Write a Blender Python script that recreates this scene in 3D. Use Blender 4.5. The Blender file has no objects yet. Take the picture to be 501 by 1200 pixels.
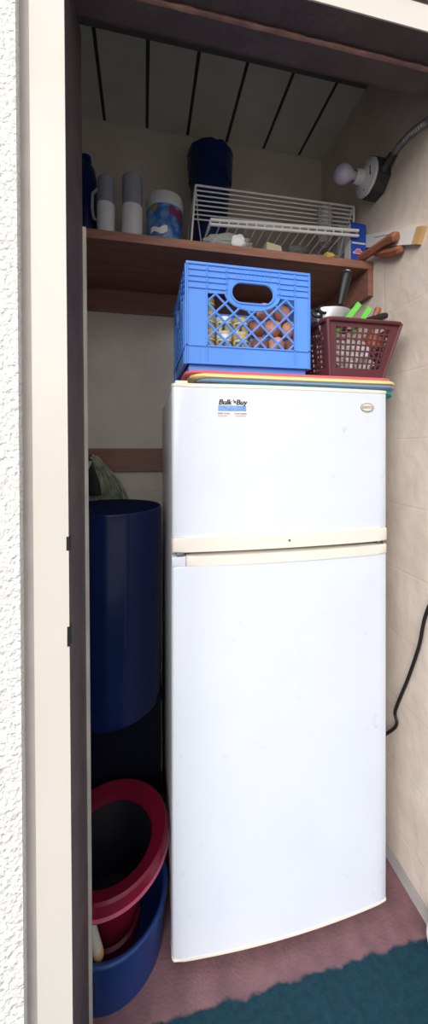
import bpy, bmesh, math, random
from mathutils import Vector, Matrix, noise
random.seed(7)
S = bpy.context.scene
COL = S.collection
HC = 1.29                      # camera height over the closet floor
F = 408.0
YAW = math.radians(11.4)
CY, SY = math.cos(YAW), math.sin(YAW)
PI = math.pi

# ------------------------------------------------------------- measuring
def P(u, v, Y):
    """world point where the sight line of photo pixel (u, v) meets depth Y"""
    a = (u-250)/F
    d = Y/(CY-a*SY)
    return Vector((d*(a*CY+SY), Y, HC+(525-v)/F*d))
def PXW(u, v, X):
    a = (u-250)/F
    d = X/(a*CY+SY)
    return Vector((X, d*(CY-a*SY), HC+(525-v)/F*d))

def lin(c):
    c = c/255.0
    return c/12.92 if c <= .04045 else ((c+.055)/1.055)**2.4
def rgb(r, g, b): return (lin(r), lin(g), lin(b), 1)

# ------------------------------------------------------------- materials
def mat(name, col, rough=.5, metal=0, col2=None, nscale=8, namt=.5, bump=0, bscale=60, spec=.5, trans=0, alpha=1, coat=0, stretch=None, ior=1.45, detail=4):
    m = bpy.data.materials.new(name); m.use_nodes = True
    nt = m.node_tree; N = nt.nodes; L = nt.links
    b = N['Principled BSDF']
    b.inputs['Roughness'].default_value = rough
    b.inputs['Metallic'].default_value = metal
    b.inputs['Specular IOR Level'].default_value = spec
    b.inputs['Transmission Weight'].default_value = trans
    b.inputs['Alpha'].default_value = alpha
    b.inputs['Coat Weight'].default_value = coat
    b.inputs['IOR'].default_value = ior
    b.inputs['Base Color'].default_value = col
    tc = N.new('ShaderNodeTexCoord')
    src = tc.outputs['Object']
    if stretch:
        mp = N.new('ShaderNodeMapping'); mp.inputs['Scale'].default_value = stretch
        L.new(src, mp.inputs['Vector']); src = mp.outputs['Vector']
    if col2:
        n = N.new('ShaderNodeTexNoise'); n.inputs['Scale'].default_value = nscale; n.inputs['Detail'].default_value = detail
        L.new(src, n.inputs['Vector'])
        r = N.new('ShaderNodeValToRGB')
        r.color_ramp.elements[0].position = .5-namt*.4; r.color_ramp.elements[1].position = .5+namt*.4
        r.color_ramp.elements[0].color = col; r.color_ramp.elements[1].color = col2
        L.new(n.outputs['Fac'], r.inputs['Fac']); L.new(r.outputs['Color'], b.inputs['Base Color'])
    if bump:
        n2 = N.new('ShaderNodeTexNoise'); n2.inputs['Scale'].default_value = bscale; n2.inputs['Detail'].default_value = 5
        L.new(src, n2.inputs['Vector'])
        bp = N.new('ShaderNodeBump'); bp.inputs['Strength'].default_value = bump; bp.inputs['Distance'].default_value = .01
        L.new(n2.outputs['Fac'], bp.inputs['Height']); L.new(bp.outputs['Normal'], b.inputs['Normal'])
    return m

def block_wall(name, c1, c2, horiz, offset_z):
    """painted concrete block: faint mortar courses and lumpy paint"""
    m = mat(name, c1, rough=.75, spec=.25)
    nt = m.node_tree; N = nt.nodes; L = nt.links; b = N['Principled BSDF']
    tc = N['Texture Coordinate']
    sep = N.new('ShaderNodeSeparateXYZ'); L.new(tc.outputs['Object'], sep.inputs[0])
    com = N.new('ShaderNodeCombineXYZ')
    L.new(sep.outputs[horiz], com.inputs[0]); 
    ad = N.new('ShaderNodeMath'); ad.operation = 'ADD'; ad.inputs[1].default_value = -offset_z
    L.new(sep.outputs['Z'], ad.inputs[0]); L.new(ad.outputs[0], com.inputs[1])
    br = N.new('ShaderNodeTexBrick'); br.inputs['Scale'].default_value = 1
    br.inputs['Brick Width'].default_value = .4; br.inputs['Row Height'].default_value = .2
    br.inputs['Mortar Size'].default_value = .004; br.inputs['Mortar Smooth'].default_value = .6
    br.inputs['Color1'].default_value = (1,1,1,1); br.inputs['Color2'].default_value = (1,1,1,1); br.inputs['Mortar'].default_value = (0,0,0,1)
    L.new(com.outputs[0], br.inputs['Vector'])
    n = N.new('ShaderNodeTexNoise'); n.inputs['Scale'].default_value = 9; n.inputs['Detail'].default_value = 5
    L.new(tc.outputs['Object'], n.inputs['Vector'])
    r = N.new('ShaderNodeValToRGB')
    r.color_ramp.elements[0].position = .35; r.color_ramp.elements[1].position = .65
    r.color_ramp.elements[0].color = c1; r.color_ramp.elements[1].color = c2
    L.new(n.outputs['Fac'], r.inputs['Fac']); L.new(r.outputs['Color'], b.inputs['Base Color'])
    n2 = N.new('ShaderNodeTexNoise'); n2.inputs['Scale'].default_value = 26; n2.inputs['Detail'].default_value = 6
    L.new(tc.outputs['Object'], n2.inputs['Vector'])
    r2 = N.new('ShaderNodeMath'); r2.operation = 'MULTIPLY_ADD'; r2.inputs[1].default_value = .8
    L.new(n2.outputs['Fac'], r2.inputs[0])
    m2 = N.new('ShaderNodeMath'); m2.operation = 'MULTIPLY'; m2.inputs[1].default_value = .14
    L.new(br.outputs['Color'], m2.inputs[0]); L.new(m2.outputs[0], r2.inputs[2])
    bp = N.new('ShaderNodeBump'); bp.inputs['Strength'].default_value = .5; bp.inputs['Distance'].default_value = .008
    L.new(r2.outputs[0], bp.inputs['Height']); L.new(bp.outputs['Normal'], b.inputs['Normal'])
    return m

M = {}
M['stucco'] = mat('stucco', rgb(240,236,232), .9, col2=rgb(246,244,242), nscale=30, bump=1.0, bscale=110, spec=.2)
M['cream'] = mat('cream_paint', rgb(213,207,199), .45, col2=rgb(219,213,206), nscale=4)
M['greytrim'] = mat('grey_caulk', rgb(186,178,174), .7, col2=rgb(176,168,163), nscale=20)
M['jamb'] = mat('brown_frame_paint', rgb(80,66,68), .5, col2=rgb(94,80,80), nscale=14, bump=.25, bscale=90)
M['worn'] = mat('worn_frame_edge', rgb(158,118,112), .6, col2=rgb(112,82,80), nscale=22, namt=.6, bump=.3)
M['strip'] = mat('pale_edge_strip', rgb(226,219,208), .5, col2=rgb(204,196,186), nscale=12)
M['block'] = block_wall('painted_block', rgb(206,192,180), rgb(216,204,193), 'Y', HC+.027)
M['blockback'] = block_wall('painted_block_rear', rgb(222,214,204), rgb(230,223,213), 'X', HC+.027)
M['ceiling'] = mat('grooved_ceiling_board', rgb(212,213,206), .8, col2=rgb(202,203,196), nscale=10)
M['dark'] = mat('shadow_black', rgb(20,20,22), .7)
M['band'] = mat('dark_ceiling_batten', rgb(110,108,104), .8)  # darker than the ceiling: shade put into the colour
M['groove'] = mat('dark_groove', rgb(62,62,62), .8)
M['base'] = mat('grey_cove', rgb(168,163,162), .7, col2=rgb(150,145,146), nscale=15)
M['shelfwood'] = mat('reddish_plywood', rgb(112,72,60), .55, col2=rgb(134,92,76), nscale=5, stretch=(1,9,9), bump=.15)
M['shelfedge'] = mat('reddish_wood_edge', rgb(168,120,100), .6, col2=rgb(126,82,70), nscale=6, stretch=(2,20,20), namt=.7)
M['cleat'] = mat('brown_cleat', rgb(150,106,90), .5, col2=rgb(120,82,72), nscale=5, stretch=(2,14,14), namt=.7)
M['backcleat'] = mat('stained_cleat', rgb(158,116,104), .35, col2=rgb(132,94,86), nscale=5, stretch=(2,14,14), namt=.7)
M['enamel'] = mat('white_enamel', rgb(229,234,246), .28, col2=rgb(224,230,243), nscale=6, bump=.04, bscale=240, spec=.5)
M['enamelside'] = mat('white_enamel_side', rgb(212,213,216), .4)
M['ivory'] = mat('aged_ivory_plastic', rgb(236,229,216), .4, col2=rgb(240,235,226), nscale=6)
M['gasket'] = mat('grey_gasket', rgb(90,88,86), .7)
M['metal'] = mat('steel', rgb(170,170,172), .3, 1)
M['badge'] = mat('badge_silver', rgb(196,188,174), .35, .5)
M['badgein'] = mat('badge_field', rgb(232,226,212), .4)
M['badgetext'] = mat('badge_lettering', rgb(132,104,82), .5)
M['white'] = mat('white_plastic', rgb(236,236,238), .4)
M['black'] = mat('black_plastic', rgb(26,26,28), .45)
M['ink'] = mat('black_ink', rgb(30,28,40), .6)
M['skyblue'] = mat('sticker_blue', rgb(96,146,212), .5, col2=rgb(150,186,232), nscale=120, stretch=(1,1,3))
M['greyink'] = mat('grey_ink', rgb(178,164,162), .6)
M['crate'] = mat('blue_crate_plastic', rgb(88,146,236), .42, col2=rgb(96,154,240), nscale=5)
M['basket'] = mat('maroon_basket_plastic', rgb(98,54,60), .4, col2=rgb(92,48,54), nscale=6)
M['pink'] = mat('pink_mat', rgb(222,104,112), .7)
M['yellow'] = mat('yellow_mat', rgb(238,220,148), .7)
M['blue'] = mat('blue_mat', rgb(150,178,220), .7)
M['teal'] = mat('teal_mat', rgb(70,176,172), .7)
M['barrel'] = mat('navy_barrel_plastic', rgb(16,30,76), .2, col2=rgb(19,36,86), nscale=4, bump=.05, bscale=40)
M['navylid'] = mat('matt_navy_lid', rgb(15,26,64), .8, spec=.1)
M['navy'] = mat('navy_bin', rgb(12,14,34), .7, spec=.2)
M['red'] = mat('dark_red_plastic', rgb(124,22,50), .3, col2=rgb(114,18,44), nscale=8)
M['redlip'] = mat('glossy_red_lip', rgb(178,84,112), .15)  # paler than the bucket: rim highlight put into the lip colour
M['tub'] = mat('blue_tub_plastic', rgb(24,52,110), .4, col2=rgb(28,56,116), nscale=6)
M['liner'] = mat('black_liner', rgb(16,16,24), .6)
M['greywood'] = mat('grey_painted_stick', rgb(190,184,174), .6)
M['tan'] = mat('tan_wood', rgb(206,168,116), .6, col2=rgb(190,150,98), nscale=20)
M['wire'] = mat('white_coated_wire', rgb(232,232,232), .35)
M['bottle'] = mat('milky_bottle', rgb(160,162,180), .35, col2=rgb(150,152,172), nscale=14)
M['milk'] = mat('white_powder', rgb(232,234,240), .5)
M['bluebag'] = mat('blue_plastic_film', rgb(30,52,108), .3, col2=rgb(18,32,76), nscale=10, bump=.3, bscale=22)
M['bluejug'] = mat('dark_blue_jug', rgb(22,38,88), .35)
M['wipes'] = mat('blue_label', rgb(44,92,160), .4, col2=rgb(112,158,204), nscale=30, namt=.25)
M['lid'] = mat('white_lid', rgb(206,206,212), .4)
M['redlabel'] = mat('label_red', rgb(130,52,96), .5)
M['goldlabel'] = mat('label_gold', rgb(150,130,80), .5)
M['glass'] = mat('clear_glass', (.95,.96,.97,1), .06, trans=.86, ior=1.3)
M['film'] = mat('clear_film', rgb(225,226,222), .22, trans=.55, bump=.5, bscale=30)
M['cartonblue'] = mat('blue_carton', rgb(34,74,178), .45)
M['cartonside'] = mat('carton_white_side', rgb(214,212,210), .55)
M['cartonred'] = mat('carton_red', rgb(226,110,130), .5)
M['greybox'] = mat('grey_card', rgb(206,202,200), .7)
M['yellowbit'] = mat('yellow_crumple', rgb(206,178,84), .6)
M['creambit'] = mat('cream_piece', rgb(196,184,156), .6)
M['brownwood'] = mat('brown_wood_piece', rgb(166,106,76), .5, col2=rgb(132,80,60), nscale=9, stretch=(8,2,8))
M['plank'] = mat('white_painted_plank', rgb(230,228,224), .5, col2=rgb(218,216,212), nscale=8)
M['porcelain'] = mat('porcelain', rgb(216,214,218), .3)
M['frost'] = mat('frosted_bulb', rgb(196,192,216), .18, coat=.5)
M['box'] = mat('dark_steel_box', rgb(62,62,64), .55, .4, col2=rgb(78,78,78), nscale=30)
M['conduit'] = mat('grey_flex_conduit', rgb(168,168,170), .35, .6)
M['cord'] = mat('black_cord', rgb(24,22,24), .5)
M['green'] = mat('lime_plastic', rgb(112,204,84), .4)
M['cardboard'] = mat('brown_cardboard', rgb(150,116,86), .8)
M['potato'] = mat('potato_skin', rgb(222,164,140), .6, col2=rgb(198,132,110), nscale=14)
M['potatodark'] = mat('brown_potato_skin', rgb(142,88,78), .6, col2=rgb(168,108,90), nscale=14)
M['jar'] = mat('cream_jar', rgb(230,222,196), .4)
M['jarlid'] = mat('yellow_lid', rgb(222,180,64), .45)
M['jarband'] = mat('dark_label_band', rgb(44,40,36), .5, col2=rgb(210,190,120), nscale=50, namt=.15)
M['mop'] = mat('grey_green_yarn', rgb(186,192,168), .95, col2=rgb(120,126,110), nscale=30)
M['orange'] = mat('orange_wrap', rgb(220,130,90), .5)
M['steelpan'] = mat('brushed_pan', rgb(200,200,202), .4, .7)
M['ground'] = mat('pale_concrete_ground', rgb(150,145,138), .9, col2=rgb(136,132,126), nscale=2)

nt = M['enamel'].node_tree; N = nt.nodes; L = nt.links
n_ = N.new('ShaderNodeTexNoise'); n_.inputs['Scale'].default_value = 17; n_.inputs['Detail'].default_value = 9; n_.inputs['Roughness'].default_value = .7
L.new(N['Texture Coordinate'].outputs['Object'], n_.inputs['Vector'])
m_ = N.new('ShaderNodeMapRange'); m_.inputs['From Min'].default_value = .63; m_.inputs['From Max'].default_value = .74; m_.inputs['To Max'].default_value = .6
L.new(n_.outputs['Fac'], m_.inputs['Value'])
x_ = N.new('ShaderNodeMix'); x_.data_type = 'RGBA'; x_.inputs['B'].default_value = rgb(196,198,206)
bs_ = N['Principled BSDF']; L.new(bs_.inputs['Base Color'].links[0].from_socket, x_.inputs['A'])
L.new(m_.outputs['Result'], x_.inputs['Factor']); L.new(x_.outputs['Result'], bs_.inputs['Base Color'])
# floor: worn brick-pink concrete inside, teal paint outside with a ragged edge
def floor_mat():
    m = mat('concrete_and_teal_paint', rgb(136,102,106), .75, spec=.3)
    nt = m.node_tree; N = nt.nodes; L = nt.links; b = N['Principled BSDF']; tc = N['Texture Coordinate']
    def noi(s, d=5):
        n = N.new('ShaderNodeTexNoise'); n.inputs['Scale'].default_value = s; n.inputs['Detail'].default_value = d
        L.new(tc.outputs['Object'], n.inputs['Vector']); return n
    def ramp(src, p0, p1, c0, c1):
        r = N.new('ShaderNodeValToRGB'); r.color_ramp.elements[0].position = p0; r.color_ramp.elements[1].position = p1
        r.color_ramp.elements[0].color = c0; r.color_ramp.elements[1].color = c1
        L.new(src, r.inputs['Fac']); return r.outputs['Color']
    pink = ramp(noi(18).outputs['Fac'], .35, .65, rgb(116,86,92), rgb(134,100,105))
    teal = ramp(noi(60).outputs['Fac'], .3, .7, rgb(14,48,62), rgb(22,62,76))
    sep = N.new('ShaderNodeSeparateXYZ'); L.new(tc.outputs['Object'], sep.inputs[0])
    ma = N.new('ShaderNodeMath'); ma.operation = 'MULTIPLY_ADD'; ma.inputs[1].default_value = .035
    L.new(noi(24, 6).outputs['Fac'], ma.inputs[0]); L.new(sep.outputs['Y'], ma.inputs[2])
    mr = N.new('ShaderNodeMapRange'); mr.inputs['From Min'].default_value = .803; mr.inputs['From Max'].default_value = .811
    L.new(ma.outputs[0], mr.inputs['Value'])
    mx = N.new('ShaderNodeMix'); mx.data_type = 'RGBA'
    L.new(mr.outputs['Result'], mx.inputs['Factor']); L.new(teal, mx.inputs['A']); L.new(pink, mx.inputs['B'])
    L.new(mx.outputs['Result'], b.inputs['Base Color'])
    bp = N.new('ShaderNodeBump'); bp.inputs['Strength'].default_value = .3; bp.inputs['Distance'].default_value = .005
    L.new(noi(150).outputs['Fac'], bp.inputs['Height']); L.new(bp.outputs['Normal'], b.inputs['Normal'])
    return m
M['floor'] = floor_mat()

# ------------------------------------------------------------- mesh builder
class MB:
    def __init__(s): s.bm = bmesh.new()
    def box(s, x0, x1, y0, y1, z0, z1, bev=0):
        vs = [s.bm.verts.new((x, y, z)) for z in (z0, z1) for x, y in ((x0,y0),(x1,y0),(x1,y1),(x0,y1))]
        fs = [s.bm.faces.new([vs[i] for i in f]) for f in ((3,2,1,0),(4,5,6,7),(0,1,5,4),(1,2,6,5),(2,3,7,6),(3,0,4,7))]
        if bev:
            es = {e for f in fs for e in f.edges}
            bmesh.ops.bevel(s.bm, geom=list(es), offset=bev, segments=2, affect='EDGES', profile=.5)
        return s
    def hexa(s, pts):
        vs = [s.bm.verts.new(p) for p in pts]
        for f in ((3,2,1,0),(4,5,6,7),(0,1,5,4),(1,2,6,5),(2,3,7,6),(3,0,4,7)): s.bm.faces.new([vs[i] for i in f])
        return s
    def prism(s, poly, z0, z1, bev=0):
        a = [s.bm.verts.new((x, y, z0)) for x, y in poly]; b = [s.bm.verts.new((x, y, z1)) for x, y in poly]
        n = len(poly); fs = [s.bm.faces.new(a[::-1]), s.bm.faces.new(b)]
        fs += [s.bm.faces.new((a[i], a[(i+1)%n], b[(i+1)%n], b[i])) for i in range(n)]
        if bev:
            es = {e for f in fs[:2] for e in f.edges}
            bmesh.ops.bevel(s.bm, geom=list(es), offset=bev, segments=2, affect='EDGES', profile=.5)
        return s
    def tube(s, pts, r, seg=8, cap=True):
        pts = [Vector(p) for p in pts]; n = len(pts)
        rs = r if isinstance(r, (list, tuple)) else [r]*n
        rings = []; up = None
        for i, p in enumerate(pts):
            t = (pts[min(i+1, n-1)]-pts[max(i-1, 0)]).normalized()
            if up is None:
                up = Vector((0,0,1)) if abs(t.z) < .9 else Vector((1,0,0))
            x = t.cross(up)
            if x.length < 1e-5: x = t.orthogonal()
            x.normalize(); y = x.cross(t).normalized(); up = y
            rings.append([s.bm.verts.new(p+rs[i]*(math.cos(2*PI*k/seg)*x+math.sin(2*PI*k/seg)*y)) for k in range(seg)])
        for A, B in zip(rings, rings[1:]):
            for k in range(seg): s.bm.faces.new((A[k], A[(k+1)%seg], B[(k+1)%seg], B[k]))
        if cap: s.bm.faces.new(rings[0][::-1]); s.bm.faces.new(rings[-1])
        return s
    def loop(s, pts, r, seg=8):
        """closed tube"""
        pts = [Vector(p) for p in pts]; n = len(pts); rings = []
        c = sum(pts, Vector())/n
        nor = (pts[0]-c).cross(pts[n//4]-c).normalized()
        for i, p in enumerate(pts):
            t = (pts[(i+1)%n]-pts[i-1]).normalized(); x = t.cross(nor).normalized()
            rings.append([s.bm.verts.new(p+r*(math.cos(2*PI*k/seg)*x+math.sin(2*PI*k/seg)*nor)) for k in range(seg)])
        for i in range(n):
            A, B = rings[i], rings[(i+1)%n]
            for k in range(seg): s.bm.faces.new((A[k], A[(k+1)%seg], B[(k+1)%seg], B[k]))
        return s
    def lathe(s, prof, c=(0,0,0), seg=40, axis='Z', close=False, sx=1, sy=1):
        rings = []
        for r, h in prof:
            if r < 1e-6: rings.append([s.bm.verts.new(s._ax(0, 0, h, c, axis))]); continue
            rings.append([s.bm.verts.new(s._ax(r*sx*math.cos(2*PI*k/seg), r*sy*math.sin(2*PI*k/seg), h, c, axis)) for k in range(seg)])
        for A, B in zip(rings, rings[1:]):
            for k in range(seg):
                if len(A) == 1 and len(B) == 1: continue
                if len(A) == 1: s.bm.faces.new((A[0], B[(k+1)%seg], B[k]))
                elif len(B) == 1: s.bm.faces.new((A[k], A[(k+1)%seg], B[0]))
                else: s.bm.faces.new((A[k], A[(k+1)%seg], B[(k+1)%seg], B[k]))
        return s
    def _ax(s, a, b, h, c, axis):
        if axis == 'Z': v = (a, b, h)
        elif axis == 'X': v = (h, a, b)
        else: v = (a, h, b)
        return Vector(v)+Vector(c)
    def blob(s, c, rx, ry, rz, amp=.1, freq=2, seed=0, sub=3, rot=None):
        r = bmesh.ops.create_icosphere(s.bm, subdivisions=sub, radius=1)
        R = Matrix.Rotation(rot[0], 3, rot[1]) if rot else Matrix.Identity(3)
        for v in r['verts']:
            n = v.co.normalized(); k = 1+amp*noise.fractal(n*freq+Vector((seed*3.1, seed*1.7, seed)), 1, 2, 3)
            v.co = Vector(c)+R @ Vector((n.x*rx*k, n.y*ry*k, n.z*rz*k))
        return s
    def mesh(s, me):
        s.bm.from_mesh(me); return s

def wloc(o):
    l = Vector((0,0,0))
    while o: l += o.location; o = o.parent
    return l
def obj(name, mb, m, parent=None, smooth=True, angle=40, label=None, origin=None):
    bm = mb.bm
    bmesh.ops.recalc_face_normals(bm, faces=bm.faces)
    if parent is None and origin is None:
        xs = [v.co.x for v in bm.verts]; ys = [v.co.y for v in bm.verts]; zs = [v.co.z for v in bm.verts]
        origin = Vector(((min(xs)+max(xs))/2, (min(ys)+max(ys))/2, min(zs)))
    off = wloc(parent) if parent else Vector(origin)
    bmesh.ops.translate(bm, verts=bm.verts, vec=-off)
    me = bpy.data.meshes.new(name); bm.to_mesh(me); bm.free()
    me.materials.append(m)
    if smooth:
        for p in me.polygons: p.use_smooth = True
        me.set_sharp_from_angle(angle=math.radians(angle))
    o = bpy.data.objects.new(name, me); COL.objects.link(o)
    if parent: o.parent = parent
    else: o.location = off
    if label: o['label'] = label
    return o
def tag(o, label, cat, group=None):
    o['label'] = label; o['category'] = cat
    if group: o['group'] = group
    return o
def thing(name, label, cat, loc, group=None):
    o = bpy.data.objects.new(name, None); o.empty_display_size = .02; COL.objects.link(o); o.location = loc
    return tag(o, label, cat, group)
def struct(name, mb, m, smooth=False):
    o = obj(name, mb, m, smooth=smooth, origin=(0,0,0)); o['kind'] = 'structure'; return o

DG = None
def curve_mesh(cu):
    o = bpy.data.objects.new('outline', cu); COL.objects.link(o)
    bpy.context.view_layer.update()
    me = bpy.data.meshes.new_from_object(o.evaluated_get(bpy.context.evaluated_depsgraph_get()))
    bpy.data.objects.remove(o); bpy.data.curves.remove(cu)
    return me
def panel(outlines, thick):
    """flat plate with holes, in x/y, thickness along z"""
    cu = bpy.data.curves.new('outline', 'CURVE'); cu.dimensions = '2D'; cu.fill_mode = 'BOTH'; cu.extrude = thick/2
    for pts in outlines:
        sp = cu.splines.new('POLY'); sp.points.add(len(pts)-1)
        for i, (x, y) in enumerate(pts): sp.points[i].co = (x, y, 0, 1)
        sp.use_cyclic_u = True
    return curve_mesh(cu)
def text_mesh(body, size, bold=0, shear=0, ext=.0006, base=False):
    cu = bpy.data.curves.new('lettering', 'FONT'); cu.body = body; cu.size = size; cu.align_x = 'CENTER'; cu.align_y = 'BOTTOM_BASELINE' if base else 'CENTER'
    cu.offset = bold; cu.shear = shear; cu.extrude = ext
    return curve_mesh(cu)
def place(me, fn):
    b = MB(); b.mesh(me)
    for v in b.bm.verts: v.co = fn(v.co)
    return b
def merge(mb, other):
    me = bpy.data.meshes.new('tmp'); other.bm.to_mesh(me); other.bm.free(); mb.bm.from_mesh(me); bpy.data.meshes.remove(me)

def rrect(x0, x1, y0, y1, r, seg=5):
    pts = []
    for cx, cy, a0 in ((x1-r,y0+r,-90),(x1-r,y1-r,0),(x0+r,y1-r,90),(x0+r,y0+r,180)):
        for k in range(seg+1):
            a = math.radians(a0+90*k/seg); pts.append((cx+r*math.cos(a), cy+r*math.sin(a)))
    return pts

# ============================================================= the setting
XR, YB, ZC = .765, 1.405, HC+1.263
XL = -.42
YF, YI = .638, .80                 # outer and inner face of the door wall
ZH = HC+.885                       # head of the opening
def xj(z): return -.1274-.0079*(z-HC)   # the left jamb leans a little

struct('floor', MB().box(-4, 4.5, -.55, YB+.1, -.1, 0), M['floor'])
struct('ground', MB().box(-30, 30, -40, 8, -.4, -.06), M['ground'])
struct('wall_back', MB().box(XL-.1, XR+.1, YB, YB+.1, 0, ZC+.1), M['blockback'])
struct('wall_right', MB().box(XR, XR+.12, YI, YB, 0, ZC+.1), M['block'])
struct('wall_left', MB().box(XL-.1, XL, YI-.02, YB, 0, ZC+.1), M['blockback'])
# ceiling of grooved boards
gr = [-.148+.1607*k for k in range(-1, 6)]
poly = [(XL, ZC)]
for g in gr:
    if g-.006 > XL: poly += [(g-.006, ZC), (g-.006, ZC+.008), (g+.006, ZC+.008), (g+.006, ZC)]
poly += [(XR, ZC), (XR, ZC+.1), (XL, ZC+.1)]
cb = MB()
A = [cb.bm.verts.new((x, YF+.05, z)) for x, z in poly]; B = [cb.bm.verts.new((x, YB, z)) for x, z in poly]
n = len(poly)
cb.bm.faces.new(A); cb.bm.faces.new(B[::-1])
for i in range(n): cb.bm.faces.new((A[i], A[(i+1)%n], B[(i+1)%n], B[i]))
struct('ceiling', cb, M['ceiling'])
gb = MB()
for g in gr:
    if g-.006 > XL: gb.box(g-.0059, g+.0059, YF+.06, YB-.001, ZC+.004, ZC+.0079)
struct('trim_7', gb, M['groove'])
# outer wall (stucco) around the opening
JX0 = -.205
def slabx(x_of_z_l, x_of_z_r, y0, y1, z0, z1):
    return [(x_of_z_l(z0),y0,z0),(x_of_z_r(z0),y0,z0),(x_of_z_r(z0),y1,z0),(x_of_z_l(z0),y1,z0),
            (x_of_z_l(z1),y0,z1),(x_of_z_r(z1),y0,z1),(x_of_z_r(z1),y1,z1),(x_of_z_l(z1),y1,z1)]
far = lambda z: -4.0
w = MB()
w.hexa(slabx(far, lambda z: xj(z)-.074, YF-.012, YI, 0, HC+.955))
w.box(-4, 4.5, YF-.012, YI, HC+.955, 3.4)
w.box(XR+.13, 4.5, YF-.012, YI, 0, HC+.955)
struct('wall_front', w, M['stucco'])
# frame pieces of the doorway
struct('trim_1', MB().hexa(slabx(lambda z: xj(z)-.0565, lambda z: xj(z)-.0005, YF-.001, YF+.02, 0, HC+.942)), M['cream'])
struct('trim_2', MB().hexa(slabx(lambda z: xj(z)-.0745, lambda z: xj(z)-.056, YF+.006, YF+.03, 0, HC+.955)), M['greytrim'])
jm = MB().hexa(slabx(lambda z: xj(z)-.0555, lambda z: xj(z), YF+.0005, YI+.004, 0, ZH+.02))
jamb = struct('trim_3', jm, M['jamb'])
struct('trim_4', MB().hexa(slabx(lambda z: xj(z)-.02, lambda z: xj(z)+.0065, YI+.004, YI+.014, 0, ZH-.4)), M['strip'])
struct('trim_5', MB().box(xj(ZH)-.056, XR+.13, YF+.0005, .757, ZH, HC+.955).box(XL, XR, YI-.02, YI, HC+.955, ZC), M['jamb'])
hs = MB(); hs.box(xj(ZH)-.01, XR+.01, .695, .741, ZH-.013, ZH+.001)
struct('trim_6', hs, M['jamb'])
ed = MB()
pts = []
k = 60
for i in range(k+1):
    x = xj(ZH)+(XR-xj(ZH))*i/k
    pts.append((x, .695, ZH-.0065+.0012*noise.noise(Vector((x*20, 3, 1)))))
ed.tube(pts, [.0052+.0025*noise.noise(Vector((p[0]*30, 7, 2))) for p in pts], 8)
struct('trim_8', ed, M['worn'])
struct('trim_9', MB().box(xj(ZH)-.056, XR+.13, YF-.002, YF+.02, ZH+.001, HC+.942), M['cream'])
struct('trim_10', MB().box(XR, XR+.135, YF, YI, 0, ZH), M['jamb'])
struct('trim_11', MB().box(XL, XR, 1.05, 1.092, ZC-.005, ZC), M['band'])  # thin strip added to paint the shaded band behind the header
struct('baseboard_right', MB().hexa([(XR-.016,YI-.02,0),(XR,YI-.02,0),(XR,YB,0),(XR-.016,YB,0),(XR-.003,YI-.02,.022),(XR,YI-.02,.022),(XR,YB,.022),(XR-.003,YB,.022)]), M['base'])
# lower ledger board nailed along the back wall
zl0, zl1 = P(140, 553, 1.39).z, P(140, 525.5, 1.39).z
struct('trim_12', MB().box(XL, .30, YB-.011, YB, zl0, zl1, .002), M['backcleat'])
# strike slots on the left jamb edge
for v, hh in ((637, .012), (746, .017)):
    z = P(76, v, YF).z
    struct('trim_13', MB().box(xj(z)-.004, xj(z)+.0006, YF-.0016, YF+.012, z-hh, z+hh), M['dark'])

# ============================================================= shelf
ZS = HC+.632
YS = 1.0526
sh = thing('wall_shelf', 'long reddish brown wooden shelf high across the closet', 'shelf', (.17, 1.2, ZS-.026))
obj('board', MB().box(XL+.001, XR-.001, YS+.003, YB-.001, ZS-.026, ZS), M['shelfwood'], sh, False)
obj('front_edge', MB().box(XL+.001, XR-.001, YS, YS+.003, ZS-.026, ZS), M['shelfedge'], sh, False, label='worn pale front edge')
obj('side_cleat', MB().box(XR-.021, XR-.001, YS+.001, YB-.022, ZS-.115, ZS-.0265), M['cleat'], sh, False)
obj('back_cleat', MB().box(XL+.001, XR-.001, YB-.021, YB-.001, HC+.525, ZS-.0265), M['backcleat'], sh, False)

# ============================================================= refrigerator
FX0, FX1, FY = .068, .668, .852
FZB = HC-1.2675
FZT = HC+.16
fr = thing('refrigerator', 'white two-door refrigerator with freezer on top, standing in the closet', 'refrigerator', ((FX0+FX1)/2, 1.12, 0))
def bowed(x0, x1, y, depth, bow, n=20, r=.008):
    pts = []
    for i in range(n+1):
        t = i/n; x = x0+(x1-x0)*t
        yy = y+bow-bow*(1-(2*t-1)**2)
        e = min(t, 1-t)*(x1-x0)
        if e < r: yy += r-math.sqrt(max(0, r*r-(r-e)**2))
        pts.append((x, yy))
    return pts+[(x1, y+depth), (x0, y+depth)]
BOW = .014
obj('cabinet', MB().box(FX0+.004, FX1-.004, FY+.066, YB-.012, .03, FZT-.004, .004), M['enamelside'], fr)
ts = [0, .0006, .0015, .0025, .004, .006, .01]
def bow_poly(x0, x1, y, depth, bow):
    w_ = x1-x0; r = .01
    ts = sorted(set([0, .002, .004, .007, .011]+[i/22 for i in range(1, 22)]+[1, .998, .996, .993, .989]))
    front = []
    for t in ts:
        e = min(t, 1-t)*w_; yy = y+bow*((2*t-1)**2)
        if e < r: yy += r-math.sqrt(max(0, r*r-(r-e)**2))
        front.append((x0+w_*t, yy))
    return front+[(x1, y+depth), (x0, y+depth)]
def fyb(x): return FY-.006+BOW*((2*(x-FX0)/(FX1-FX0)-1)**2)
YD = FY-.006
zf0, zf1 = HC-.222, FZT
fd = obj('freezer_door', MB().prism(bow_poly(FX0, FX1, YD, .052, BOW), zf0, zf1-.006, .003), M['enamel'], fr)
obj('top_cap', MB().prism(bow_poly(FX0-.001, FX1+.001, YD-.0012, .052, BOW), zf1-.0085, zf1, .002), M['ivory'], fd, label='thin ivory cap along top edge')
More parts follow.
